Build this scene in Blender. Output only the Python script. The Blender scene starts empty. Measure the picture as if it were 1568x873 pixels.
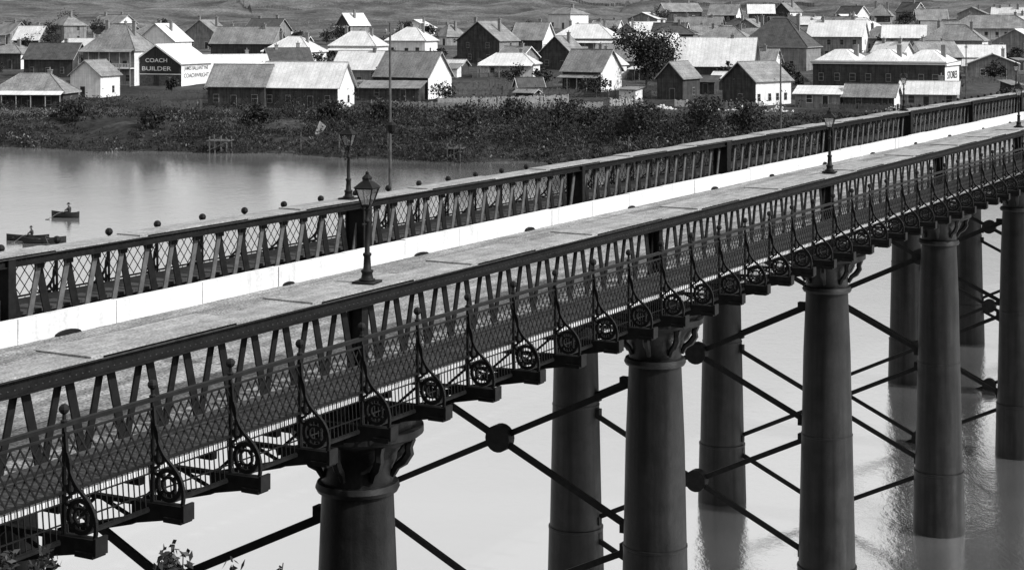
import bpy, math, random
from mathutils import Vector, Matrix, noise
random.seed(7)
scene=bpy.context.scene
R=random.random
def U(a,b): return a+(b-a)*random.random()

# ---------------------------------------------------------------- materials
def new_mat(name,col,rough=.8,var=.25,scale=3.0,spec=.3,metal=0,stripe=None,bump=0.0,fine=0.0,streak=0.0,finescale=9,sv=(2.2,2.2,.12)):
    m=bpy.data.materials.new(name); m.use_nodes=True
    nt=m.node_tree; N=nt.nodes; L=nt.links
    b=N['Principled BSDF']; b.inputs['Roughness'].default_value=rough
    b.inputs['Specular IOR Level'].default_value=spec; b.inputs['Metallic'].default_value=metal
    tc=N.new('ShaderNodeTexCoord'); nz=N.new('ShaderNodeTexNoise')
    nz.inputs['Scale'].default_value=scale; nz.inputs['Detail'].default_value=7; nz.inputs['Roughness'].default_value=.65
    L.new(tc.outputs['Object'],nz.inputs['Vector'])
    mr=N.new('ShaderNodeMapRange'); mr.inputs['From Min'].default_value=.3; mr.inputs['From Max'].default_value=.7
    mr.inputs['To Min'].default_value=col*(1-var); mr.inputs['To Max'].default_value=min(.9,col*(1+var))
    L.new(nz.outputs['Fac'],mr.inputs['Value'])
    out=mr.outputs['Result']
    def mulv(a,b_):
        m_=N.new('ShaderNodeMath'); m_.operation='MULTIPLY'; L.new(a,m_.inputs[0]); L.new(b_,m_.inputs[1]); return m_.outputs[0]
    if stripe:
        ax,per,amt=stripe
        sx=N.new('ShaderNodeSeparateXYZ'); L.new(tc.outputs['Object'],sx.inputs[0])
        mm=N.new('ShaderNodeMath'); mm.operation='MULTIPLY'; mm.inputs[1].default_value=1/per
        L.new(sx.outputs[ax],mm.inputs[0])
        fr=N.new('ShaderNodeMath'); fr.operation='FRACT'; L.new(mm.outputs[0],fr.inputs[0])
        gt=N.new('ShaderNodeMapRange'); gt.inputs['From Min'].default_value=.0; gt.inputs['From Max'].default_value=.22
        gt.inputs['To Min'].default_value=1-amt; gt.inputs['To Max'].default_value=1
        L.new(fr.outputs[0],gt.inputs['Value'])
        fl=N.new('ShaderNodeMath'); fl.operation='FLOOR'; L.new(mm.outputs[0],fl.inputs[0])
        wn=N.new('ShaderNodeTexWhiteNoise'); wn.noise_dimensions='1D'; L.new(fl.outputs[0],wn.inputs['W'])
        wr=N.new('ShaderNodeMapRange'); wr.inputs['To Min'].default_value=1-amt*.45; wr.inputs['To Max'].default_value=1
        L.new(wn.outputs['Value'],wr.inputs['Value'])
        out=mulv(mulv(gt.outputs[0],wr.outputs[0]),out)
    if fine>0:
        n2=N.new('ShaderNodeTexNoise'); n2.inputs['Scale'].default_value=scale*finescale; n2.inputs['Detail'].default_value=4
        L.new(tc.outputs['Object'],n2.inputs['Vector'])
        r2=N.new('ShaderNodeMapRange'); r2.inputs['From Min'].default_value=.35; r2.inputs['From Max'].default_value=.65
        r2.inputs['To Min'].default_value=1-fine; r2.inputs['To Max'].default_value=1+fine*.5
        L.new(n2.outputs['Fac'],r2.inputs['Value']); out=mulv(r2.outputs[0],out)
    if streak>0:
        mp=N.new('ShaderNodeMapping'); mp.inputs['Scale'].default_value=sv; L.new(tc.outputs['Object'],mp.inputs[0])
        n2=N.new('ShaderNodeTexNoise'); n2.inputs['Scale'].default_value=1.5; n2.inputs['Detail'].default_value=6
        L.new(mp.outputs[0],n2.inputs['Vector'])
        r2=N.new('ShaderNodeMapRange'); r2.inputs['From Min'].default_value=.35; r2.inputs['From Max'].default_value=.65
        r2.inputs['To Min'].default_value=1-streak; r2.inputs['To Max'].default_value=1+streak*.6
        L.new(n2.outputs['Fac'],r2.inputs['Value']); out=mulv(r2.outputs[0],out)
    cc=N.new('ShaderNodeCombineColor')
    for i in range(3): L.new(out,cc.inputs[i])
    L.new(cc.outputs[0],b.inputs['Base Color'])
    if bump>0:
        bp=N.new('ShaderNodeBump'); bp.inputs['Strength'].default_value=bump; bp.inputs['Distance'].default_value=.1
        L.new(nz.outputs['Fac'],bp.inputs['Height']); L.new(bp.outputs[0],b.inputs['Normal'])
    return m
M={}
M['iron']=new_mat('iron_paint_dark',.009,.6,.5,6,.14)
M['iron2']=new_mat('iron_paint_weathered',.035,.65,.5,5,.2)
M['iron3']=new_mat('iron_paint_pale',.085,.7,.4,4,.2)  # paler iron tone, for one set of diagonals on the far truss
M['ironL']=new_mat('iron_plate_dusty',.27,.75,.3,2.5,.2,fine=.4,streak=.2,sv=(.3,3,1))
M['pier']=new_mat('iron_cylinder',.011,.5,.5,1.2,.2,bump=.35,streak=.6)
M['road']=new_mat('road_surface',.25,.95,.35,1.3,.1,fine=.65,finescale=14,streak=.35,sv=(.10,1.8,1))
M['plank']=new_mat('timber_planks',.06,.9,.3,2,.1,stripe=(0,.2,.6))
M['white']=new_mat('white_paint_boards',.66,.7,.14,1.5,.2,stripe=(0,3.3,.10),fine=.12,streak=.18)
M['edge']=new_mat('timber_edge',.6,.8,.25,3,.2)
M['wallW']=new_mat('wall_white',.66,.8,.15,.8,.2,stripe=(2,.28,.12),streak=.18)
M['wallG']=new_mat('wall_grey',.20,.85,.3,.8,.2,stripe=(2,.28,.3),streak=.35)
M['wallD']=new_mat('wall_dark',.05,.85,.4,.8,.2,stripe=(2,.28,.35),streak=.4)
M['roofW']=new_mat('roof_iron_bright',.56,.6,.2,.35,.3,stripe=(0,.9,.22),fine=.15)
M['roofG']=new_mat('roof_iron_grey',.19,.7,.4,.4,.3,stripe=(0,.8,.3),fine=.3)
M['roofD']=new_mat('roof_shingle_dark',.07,.85,.4,.8,.2,stripe=(0,.5,.3),fine=.3)
M['win']=new_mat('window_dark',.02,.3,.2,1,.4)
M['trim']=new_mat('trim_white',.66,.7,.12,2,.2)
M['trimG']=new_mat('trim_weathered',.26,.8,.3,2,.2)
M['brick']=new_mat('chimney_brick',.18,.9,.3,3,.1)
M['wood']=new_mat('old_timber',.08,.9,.5,2,.1)
M['leaf']=new_mat('foliage_dark',.026,.9,.5,.8,.05)
M['leaf2']=new_mat('foliage_light',.06,.9,.5,.8,.05)
M['dry']=new_mat('dry_grass',.12,.9,.5,.8,.05)
M['bark']=new_mat('bark',.06,.9,.4,4,.1)
M['cloth']=new_mat('dark_cloth',.03,.9,.3,8,.1)
M['skin']=new_mat('skin',.4,.6,.1,8,.3)
M['stone']=new_mat('pale_stone',.45,.9,.3,2,.1)
g=bpy.data.materials.new('lantern_glass'); g.use_nodes=True; nt=g.node_tree; nt.nodes.clear()
o=nt.nodes.new('ShaderNodeOutputMaterial'); mx=nt.nodes.new('ShaderNodeMixShader'); tr=nt.nodes.new('ShaderNodeBsdfTransparent'); gl=nt.nodes.new('ShaderNodeBsdfGlossy'); gl.inputs['Roughness'].default_value=.12
tr.inputs[0].default_value=(.8,.8,.8,1); mx.inputs[0].default_value=.4
nt.links.new(tr.outputs[0],mx.inputs[1]); nt.links.new(gl.outputs[0],mx.inputs[2]); nt.links.new(mx.outputs[0],o.inputs[0]); M['glass']=g

# ---------------------------------------------------------------- mesh builder
class MB:
    def __init__(s): s.v=[]; s.f=[]; s.m=[]; s.mats=[]
    def mi(s,k):
        if k not in s.mats: s.mats.append(k)
        return s.mats.index(k)
    def add(s,vs,fs,k):
        b=len(s.v); s.v+= [tuple(x) for x in vs]; i=s.mi(k)
        for f in fs: s.f.append(tuple(b+j for j in f)); s.m.append(i)
    def box(s,x0,x1,y0,y1,z0,z1,k):
        s.add([(x0,y0,z0),(x1,y0,z0),(x1,y1,z0),(x0,y1,z0),(x0,y0,z1),(x1,y0,z1),(x1,y1,z1),(x0,y1,z1)],
              [(0,3,2,1),(4,5,6,7),(0,1,5,4),(1,2,6,5),(2,3,7,6),(3,0,4,7)],k)
    def beam(s,p,q,w,t,k,side=(0,1,0)):
        p=Vector(p); q=Vector(q); d=(q-p)
        if d.length<1e-5: return
        d.normalize(); sd=Vector(side); sd=(sd-d*sd.dot(d))
        if sd.length<1e-4: sd=Vector((1,0,0))-d*d.x
        sd.normalize(); o2=d.cross(sd)
        a=sd*t/2; b=o2*w/2
        vs=[p-a-b,p+a-b,p+a+b,p-a+b,q-a-b,q+a-b,q+a+b,q-a+b]
        s.add(vs,[(0,3,2,1),(4,5,6,7),(0,1,5,4),(1,2,6,5),(2,3,7,6),(3,0,4,7)],k)
    def lathe(s,prof,c,k,n=16,caps=True):
        b=[]
        for z,r in prof:
            for i in range(n):
                a=2*math.pi*i/n; b.append((c[0]+r*math.cos(a),c[1]+r*math.sin(a),c[2]+z))
        fs=[]
        for j in range(len(prof)-1):
            for i in range(n):
                i2=(i+1)%n; fs.append((j*n+i,j*n+i2,(j+1)*n+i2,(j+1)*n+i))
        if caps:
            fs.append(tuple(range(n-1,-1,-1))); fs.append(tuple((len(prof)-1)*n+i for i in range(n)))
        s.add(b,fs,k)
    def ball(s,c,r,k,n=8,m=5,sz=1):
        s.lathe([(-r*sz*math.cos(math.pi*j/m),max(1e-3,r*math.sin(math.pi*j/m))) for j in range(m+1)],c,k,n,caps=False)
    def tube(s,pts,rad,k,n=6):
        pts=[Vector(p) for p in pts]; vs=[]; fs=[]
        for i,p in enumerate(pts):
            d=(pts[min(i+1,len(pts)-1)]-pts[max(i-1,0)]).normalized()
            a=d.cross(Vector((0.13,0.9,0.2))).normalized(); b=d.cross(a)
            r=rad[i] if isinstance(rad,(list,tuple)) else rad
            for j in range(n):
                t=2*math.pi*j/n; vs.append(p+a*r*math.cos(t)+b*r*math.sin(t))
        for i in range(len(pts)-1):
            for j in range(n): j2=(j+1)%n; fs.append((i*n+j,i*n+j2,(i+1)*n+j2,(i+1)*n+j))
        fs.append(tuple(range(n-1,-1,-1))); fs.append(tuple((len(pts)-1)*n+j for j in range(n)))
        s.add(vs,fs,k)
    def obj(s,name,parent=None,smooth=False,loc=None,rot=None):
        me=bpy.data.meshes.new(name); me.from_pydata(s.v,[],s.f)
        for k in s.mats: me.materials.append(M[k])
        me.polygons.foreach_set('material_index',s.m)
        if smooth: me.polygons.foreach_set('use_smooth',[True]*len(s.f))
        me.update(); ob=bpy.data.objects.new(name,me); scene.collection.objects.link(ob)
        if parent: ob.parent=parent
        if loc: ob.location=loc
        if rot is not None: ob.rotation_euler=(0,0,rot)
        return ob
def empty(name,loc=(0,0,0),rot=0,parent=None):
    e=bpy.data.objects.new(name,None); scene.collection.objects.link(e); e.location=loc; e.rotation_euler=(0,0,rot)
    e.empty_display_size=.5
    if parent: e.parent=parent
    return e
def array(ob,n,dx):
    a=ob.modifiers.new('repeat','ARRAY'); a.count=n; a.use_relative_offset=False; a.use_constant_offset=True; a.constant_offset_displace=(dx,0,0)

# ---------------------------------------------------------------- terrain
MAIN=[(0,2.4),(250,3.0),(330,3.9),(350,4.5),(375,5.1),(400,5.8),(450,7.5),(500,9.5),(550,11.7),(600,14),(700,19),(800,24.5),(1000,36),(1500,66),(2200,110),(6000,190)]
def lerp_tab(t,x):
    for (a,b),(c,d) in zip(t,t[1:]):
        if x<=c: return b+(d-b)*(x-a)/(c-a)
    return t[-1][1]
def shore(X): 
    base=268-.37*X if X<7 else 265.5-.3*(X-7)
    base=max(180,min(340,base))
    return base+2.5*math.sin(X*.11)+1.5*math.sin(X*.31+1)+1.6*noise.noise(Vector((X*.5,0,0)))
def ground(X,D):
    n=noise.fractal(Vector((X*.02,D*.02,0)),1,2,4)
    nb=20.3-.56*D+ (0 if D<3 else .4*n)
    if D<120: return max(nb,-3)
    t=D-shore(X)
    if t<0: return max(-3,t*.15)
    s=min(1,t/30); s=s*s*(3-2*s); s=.35*min(1,t/7)+.65*s
    z=min(lerp_tab(MAIN,D),4.2*s+max(0,t-30)*.05 + (0 if t<30 else lerp_tab(MAIN,D)))
    if t<60: z+=1.5*noise.fractal(Vector((X*.07,D*.09,7)),1,2,4)*min(1,t/8)
    if D>420: z+= n*min(6,(D-420)*.012)*(1 if D>600 else .4)
    z+= .12*noise.noise(Vector((X*.3,D*.3,3)))
    return z
Ds=[-60,-20,0,4,8,12,16,20,25,30,36,40,45,60,90,119]+list(range(121,170,12))+list(range(172,420,3))+list(range(420,760,9))+list(range(760,1500,30))+[1500,1650,1800,2000,2300,2700,3300,4200,6000]
Xs=[-5000,-3000,-1800,-1200,-900,-700,-520,-420,-340,-280]+list(range(-240,260,3))+[280,340,420,520,700,900,1200,1800,3000,5000]
tb=MB(); vs=[(x,d,ground(x,d)) for d in Ds for x in Xs]; nx=len(Xs)
fs=[(j*nx+i,j*nx+i+1,(j+1)*nx+i+1,(j+1)*nx+i) for j in range(len(Ds)-1) for i in range(nx-1)]
m=bpy.data.materials.new('grass_and_earth'); m.use_nodes=True; nt=m.node_tree; N=nt.nodes; L=nt.links; b=N['Principled BSDF']; b.inputs['Roughness'].default_value=.95; b.inputs['Specular IOR Level'].default_value=.05
geo=N.new('ShaderNodeNewGeometry')
def nz(scale,det,vec=None,rough=.6):
    n=N.new('ShaderNodeTexNoise'); n.inputs['Scale'].default_value=scale; n.inputs['Detail'].default_value=det; n.inputs['Roughness'].default_value=rough
    L.new(vec or geo.outputs['Position'],n.inputs['Vector']); return n.outputs['Fac']
def mr(v,a,b2,c,d):
    n=N.new('ShaderNodeMapRange'); 
    for i,x in zip(('From Min','From Max','To Min','To Max'),(a,b2,c,d)): n.inputs[i].default_value=x
    L.new(v,n.inputs['Value']); return n.outputs['Result']
def mul(a,b2,op='MULTIPLY'):
    n=N.new('ShaderNodeMath'); n.operation=op; L.new(a,n.inputs[0]); L.new(b2,n.inputs[1]); return n.outputs[0]
sep=N.new('ShaderNodeSeparateXYZ'); L.new(geo.outputs['Position'],sep.inputs[0])
base=mr(sep.outputs['Z'],2.5,18,.030,.085)
a1=mr(nz(.04,7),.35,.65,.5,1.6); a2=mr(nz(.9,6,None,.75),.35,.65,.4,1.5)
mp=N.new('ShaderNodeMapping'); mp.inputs['Scale'].default_value=(.02,.14,.1); L.new(geo.outputs['Position'],mp.inputs[0])
a3=mr(nz(1.0,6,mp.outputs[0]),.35,.65,.75,1.25)
v=mul(mul(mul(base,a1),a2),a3)
cc=N.new('ShaderNodeCombineColor'); [L.new(v,cc.inputs[i]) for i in range(3)]; L.new(cc.outputs[0],b.inputs['Base Color'])
M['terrain']=m
tb.add(vs,fs,'terrain'); tb.obj('ground',smooth=True)

# ---------------------------------------------------------------- water
m=bpy.data.materials.new('river_water'); m.use_nodes=True; nt=m.node_tree; N=nt.nodes; L=nt.links; N.clear()
out=N.new('ShaderNodeOutputMaterial'); mix=N.new('ShaderNodeMixShader'); df=N.new('ShaderNodeBsdfDiffuse'); gl=N.new('ShaderNodeBsdfGlossy')
geo=N.new('ShaderNodeNewGeometry')
df.inputs[0].default_value=(.42,.42,.42,1); gl.inputs[0].default_value=(.99,.99,.99,1); gl.inputs['Roughness'].default_value=.06
mp=N.new('ShaderNodeMapping'); mp.inputs['Scale'].default_value=(1.0,.5,1); L.new(geo.outputs['Position'],mp.inputs[0])
n1=nz(2.6,5,mp.outputs[0],.65); n1b=nz(.6,4,mp.outputs[0],.6)
bp=N.new('ShaderNodeBump'); bp.inputs['Strength'].default_value=.28; bp.inputs['Distance'].default_value=.06; L.new(n1,bp.inputs['Height'])
bp2=N.new('ShaderNodeBump'); bp2.inputs['Strength'].default_value=.14; bp2.inputs['Distance'].default_value=.10; L.new(n1b,bp2.inputs['Height']); L.new(bp.outputs[0],bp2.inputs['Normal'])
L.new(bp2.outputs[0],gl.inputs['Normal'])
mp2=N.new('ShaderNodeMapping'); mp2.inputs['Scale'].default_value=(.35,1.2,1); L.new(geo.outputs['Position'],mp2.inputs[0])
n2=nz(.05,6,mp2.outputs[0]); fac=mr(n2,.3,.7,.87,.96)
L.new(fac,mix.inputs[0]); L.new(df.outputs[0],mix.inputs[1]); L.new(gl.outputs[0],mix.inputs[2]); L.new(mix.outputs[0],out.inputs[0])
M['water']=m
wb=MB(); wb.add([(-5000,20,0),(5000,20,0),(5000,345,0),(-5000,345,0)],[(0,1,2,3)],'water'); wb.obj('river_water')

# ---------------------------------------------------------------- bridge
PHI=math.radians(90-28.95)
br=empty('iron_lattice_bridge',(0,0,0),PHI)
P=1.955; S0=19.1-10*P; NB=134; S1=S0+NB*P
ZT=16.45; ZR=16.08; ZF=15.03; ZRD=14.55; ZSK=14.36
DR=18.1; DN=20.0; DF=30.0; DQ=31.9
def clip(x0,z0,dx,dz,X0,X1,Z0,Z1):
    t0,t1=-1e9,1e9
    for p,d,a,b in((x0,dx,X0,X1),(z0,dz,Z0,Z1)):
        if abs(d)<1e-9:
            if p<a or p>b: return None
            continue
        ta,tb_=(a-p)/d,(b-p)/d
        if ta>tb_: ta,tb_=tb_,ta
        t0=max(t0,ta); t1=min(t1,tb_)
    if t1-t0<1e-3: return None
    return (x0+dx*t0,z0+dz*t0),(x0+dx*t1,z0+dz*t1)
def rail_bay(sgn,y,near=True):
    b=MB()
    b.box(0,P,y-.045,y+.045,ZR-.06,ZR,'iron'); b.box(0,P,y-.02,y+.02,ZR-.19,ZR-.16,'iron')
    b.box(0,P,y-.025,y+.025,ZF+.01,ZF+.05,'iron')
    nn=10 if near else 6; wd=.027 if near else .022; sl=1.55 if near else 1.2
    sp=P/nn
    for i in range(-nn,2*nn):
        x0=i*sp
        for dr,oy in((1,.012),(-1,-.012)):
            c=clip(x0,ZF+.06,dr,sl,0,P,ZF+.06,ZR-.17)
            if c: b.beam((c[0][0],y+oy,c[0][1]),(c[1][0],y+oy,c[1][1]),wd,.01,'iron')
    n=16 if near else 8
    for i in range(n):
        x=(i+.5)*P/n; b.beam((x+.03,y,ZSK),(x-.03,y,ZF),.022,.012,'iron')
    for z in((ZSK,ZSK+.22,ZF-.14) if near else (ZSK,)): b.box(0,P,y-.012,y+.012,z,z+.02,'iron')
    b.box(0,P,y-.03,y+.03,ZSK-.05,ZSK,'iron')
    b.box(-.024,.024,y-.024,y+.024,ZSK-.1,ZR+.02,'iron')
    b.lathe([(0,.05),(.03,.055),(.05,.03),(.13,.026),(.16,.045)],(0,y,ZR),'iron',8)
    rb_=.08 if near else .105
    if not near: b.lathe([(.1,.03),(.2,.03)],(0,y,ZR),'iron',8)
    b.ball((0,y,ZR+(.20 if near else .25)),rb_,'iron',8,6)
    def Q(e,h): return (0,y+sgn*e,22-h)
    def strip(pts,w,t=.05):
        for p,q in zip(pts,pts[1:]): b.beam(Q(*p),Q(*q),w,t,'iron',side=(1,0,0))
    def bez(p0,p1,p2,p3,n=9):
        return [tuple((1-t)**3*a+3*(1-t)**2*t*b_+3*(1-t)*t*t*c+t**3*d for a,b_,c,d in zip(p0,p1,p2,p3)) for t in [i/n for i in range(n+1)]]
    strip(bez((.02,6.05),(.05,6.55),(.12,6.75),(.36,6.93)),.05)
    strip(bez((.36,6.93),(.60,7.1),(.66,7.3),(.60,7.55)),.05)
    strip(bez((.02,6.3),(.22,6.5),(.05,6.8),(.13,7.0)),.035)
    def arc(cx,cz,r,a0,a1,n=14): return [(cx+r*math.cos(a0+(a1-a0)*i/n),cz+r*math.sin(a0+(a1-a0)*i/n)) for i in range(n+1)]
    strip(arc(.33,7.26,.235,0,2*math.pi,16),.065)
    strip(arc(.33,7.26,.13,math.pi/8,math.pi/8+2*math.pi,8),.035)
    strip(arc(.15,6.86,.085,-1.2,3.6,9),.045)
    strip(arc(.10,7.06,.06,0,5,8),.04)
    for a in range(4):
        a=a*math.pi/2+math.pi/4; strip([(.33+.13*math.cos(a),7.26+.13*math.sin(a)),(.33+.2*math.cos(a),7.26+.2*math.sin(a))],.05)
    yt=y+sgn*.68; yn=DN if sgn<0 else DF
    vs=[]; ym=y-sgn*.35
    for x in(-.09,.09):
        vs+=[(x,yt,22-7.54),(x,yt,22-7.72),(x,ym,22-7.92),(x,ym,22-7.56)]
    b.add(vs,[(0,1,2,3),(4,7,6,5),(0,4,5,1),(1,5,6,2),(2,6,7,3),(3,7,4,0)],'iron')
    b.beam((0,ym,22-7.88),(0,yn,22-8.28),.12,.2,'iron',side=(1,0,0)); b.beam((0,ym,22-7.60),(0,yn,22-7.62),.07,.12,'iron',side=(1,0,0))
    b.beam((0,ym,22-7.88),(0,(ym+yn)/2,22-7.6),.05,.05,'iron',side=(1,0,0)); b.beam((0,(ym+yn)/2,22-7.6),(0,yn,22-8.25),.05,.05,'iron',side=(1,0,0))
    b.box(-.13,.13,min(yt,yt+sgn*.05),max(yt,yt+sgn*.05),22-7.76,22-7.5,'iron')
    b.box(-.14,.14,min(yt-sgn*.35,yt),max(yt-sgn*.35,yt),22-7.8,22-7.725,'iron')
    return b
o=rail_bay(-1,DR).obj('footway_railing',br,loc=(S0,0,0)); array(o,NB,P)
SF=33.4-17*P
o=rail_bay(1,DQ,False).obj('footway_railing_upstream',br,loc=(SF,0,0)); array(o,NB,P)

def truss_bay(y,near):
    b=MB(); q=P/2
    sg=-1 if near else 1
    zt=ZT-.24; zb=14.30
    wA,wB=(.18,.14) if near else (.23,.16)
    for i in range(2):
        x=i*q
        b.beam((x+.03,y+sg*.10,zt+.03),(x+q*.5,y+sg*.10,zb+.15),wA,.03,'iron')
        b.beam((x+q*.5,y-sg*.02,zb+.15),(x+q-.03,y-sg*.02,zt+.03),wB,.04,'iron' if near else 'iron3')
        b.box(x+q*.5-.14,x+q*.5+.14,y-.06,y+.04,zb+.1,zb+.32,'iron')
        b.box(x-.11,x+.11,y-.06,y+.04,zt-.14,zt+.1,'iron')
    b.box(0,P,y-.3,y+.3,zb,zb+.18,'iron')
    b.box(0,P,y-.33,y+.33,ZT-.03,ZT,'iron2')
    dz=.27 if near else .20
    b.box(0,P,y-.24,y-.20,ZT-dz,ZT-.03,'iron'); b.box(0,P,y+.20,y+.24,ZT-dz,ZT-.03,'iron')
    b.box(0,P,y-.31,y-.24,ZT-dz-.02,ZT-dz+.005,'iron'); b.box(0,P,y+.24,y+.31,ZT-dz-.02,ZT-dz+.005,'iron')
    yy=y-.24
    for i in range(13):
        x=(i+.5)*P/13
        for z in((ZT-.09,ZT-.2) if near else (ZT-.1,)):
            r=.02
            b.add([(x-r,yy,z),(x,yy,z-r),(x+r,yy,z),(x,yy,z+r),(x,yy-.015,z)],[(0,1,4),(1,2,4),(2,3,4),(3,0,4)],'iron2')
    return b
o=truss_bay(DN,True).obj('downstream_truss',br,loc=(S0,0,0)); array(o,NB,P)
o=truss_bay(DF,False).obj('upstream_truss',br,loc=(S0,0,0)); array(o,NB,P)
b=MB()
for y in(DN,DF):
    s=S0; i=0
    while s<S1:
        l=U(2.6,4.4); wide=i%2
        z=ZT+.004+wide*.035
        b.box(s-wide*.3,s+l+wide*.3,y-.36,y+(.85 if wide and y==DN else .42),z,z+.032,'ironL')
        s+=l; i+=1
b.obj('chord_cover_plates',br)
b=MB(); b.box(S0,S1,DN+.5,DF-.5,ZRD-.2,ZRD,'road'); b.obj('road_deck',br)
b=MB()
b.box(S0,S1,DR+.06,DN-.32,ZF-.09,ZF-.01,'plank'); b.box(S0,S1,DF+.32,DQ-.06,ZF-.09,ZF-.01,'plank'); b.obj('footway_planks',br)
b=MB()
b.box(S0,S1,DR+.04,DR+.056,ZF-.14,ZF+.0,'edge'); b.box(S0,S1,DR+.9,DR+1.0,ZF-.3,ZF-.1,'iron'); b.box(S0,S1,DQ-1.0,DQ-.9,ZF-.3,ZF-.1,'iron'); b.obj('footway_edge_timbers',br)
b=MB()
s=S0
while s<S1:
    l=3.3; b.box(s+.012,s+l-.012,29.12+U(-.015,.015),29.3,ZRD+.0,15.12+U(-.02,.015),'white'); s+=l
s=S0+1
while s<S1:
    n=8; ww=U(.24,.42); hh=U(.07,.12); vs=[(s+ww*math.cos(math.pi*k/n),29.05,ZRD+.01+hh*math.sin(math.pi*k/n)) for k in range(n+1)]
    vs2=[(x,29.14,z) for x,y,z in vs]
    b.add(vs+vs2,[tuple(range(n+1))]+[(k,k+1,n+2+k,n+1+k) for k in range(n)],'iron'); s+=7.9+U(-.9,.9)
b.obj('white_wheel_guard',br)
b=MB()
for y in(21.5,23.2,25,26.8,28.5): b.box(S0,S1,y-.12,y+.12,14.17,ZRD-.21,'iron')
s=S0
while s<S1: b.box(s-.08,s+.08,DN+.01,DF-.01,14.0,14.3,'iron'); s+=P
b.obj('floor_girders',br)
b=MB(); PS=[29.6+14.85*k for k in range(-1,16)]
for k,s in enumerate(PS):
    if s>S1-2: continue
    for y in(DN,DF):
        w=.06 if (y==DN or k%2==1) else .17
        hy=.12 if y==DN else .28
        b.box(s-w,s+w,y-hy,y+hy,13.8,ZT-.03,'iron')
        b.box(s-w-.06,s+w+.06,y-hy-.065,y-hy-.01,13.9,ZT-.03,'iron'); b.box(s-w-.06,s+w+.06,y+hy+.01,y+hy+.065,13.9,ZT-.03,'iron')
b.obj('truss_end_posts',br)
for k,s in enumerate(PS):
    if s>S1: continue
    b=MB()
    prof=[(-3,1.12),(0,1.10),(2.55,1.04),(2.56,1.055),(2.64,1.055),(2.65,1.0),(7.25,.9),(7.26,.912),(7.32,.912),(7.33,.89),(10.2,.83),(12.35,.74),(12.36,.83),(12.44,.87),(12.55,.83),(12.56,.74),(12.9,.75),(13.0,.80),(13.15,.82),(13.3,.92),(13.42,1.08),(13.5,1.28),(13.56,1.36),(13.7,1.36),(13.71,1.2),(13.95,1.2)]
    for y in(DN,DF):
        b.lathe(prof,(s,y,0),'pier',36)
        for i in range(8):
            a=i*math.pi/4+.2; c,sn=math.cos(a),math.sin(a)
            pts=[(.76,12.7),(.86,12.9),(1.02,13.02),(1.14,13.2),(1.12,13.32),(1.18,13.5)]
            b.tube([(s+r*c,y+r*sn,z) for r,z in pts],[.06,.08,.10,.10,.09,.1],'pier',6)
    o=b.obj('pier_cylinders',br)
    me=o.data
    for p in me.polygons: p.use_smooth=(len(p.vertices)==4)
    if hasattr(me,'set_sharp_from_angle'): me.set_sharp_from_angle(angle=math.radians(30))
    b=MB()
    for zc in(9.7,5.0,.3):
        h=2.35
        b.beam((s-.05,DN+.7,zc-h+.3),(s-.05,DF-.7,zc+h-.3),.18,.11,'iron',side=(1,0,0))
        b.beam((s+.07,DN+.7,zc+h-.3),(s+.07,DF-.7,zc-h+.3),.18,.11,'iron',side=(1,0,0))
        n=20; vs=[(s+dx,25+.40*math.cos(2*math.pi*i/n),zc+.40*math.sin(2*math.pi*i/n)) for dx in(-.17,.18) for i in range(n)]
        b.add(vs,[tuple(range(n)),tuple(range(2*n-1,n-1,-1))]+[(i,n+i,n+(i+1)%n,(i+1)%n) for i in range(n)],'iron')
        for y,sg in((DN,1),(DF,-1)):
            for z in(zc+h-.3,zc-h+.3): b.box(s-.12,s+.12,min(y+sg*.7,y+sg*1.05),max(y+sg*.7,y+sg*1.05),z-.15,z+.15,'iron')
    b.box(s-.3,s+.3,DN-.9,DF+.9,13.4,13.68,'iron')
    b.obj('pier_bracing',br)

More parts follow.
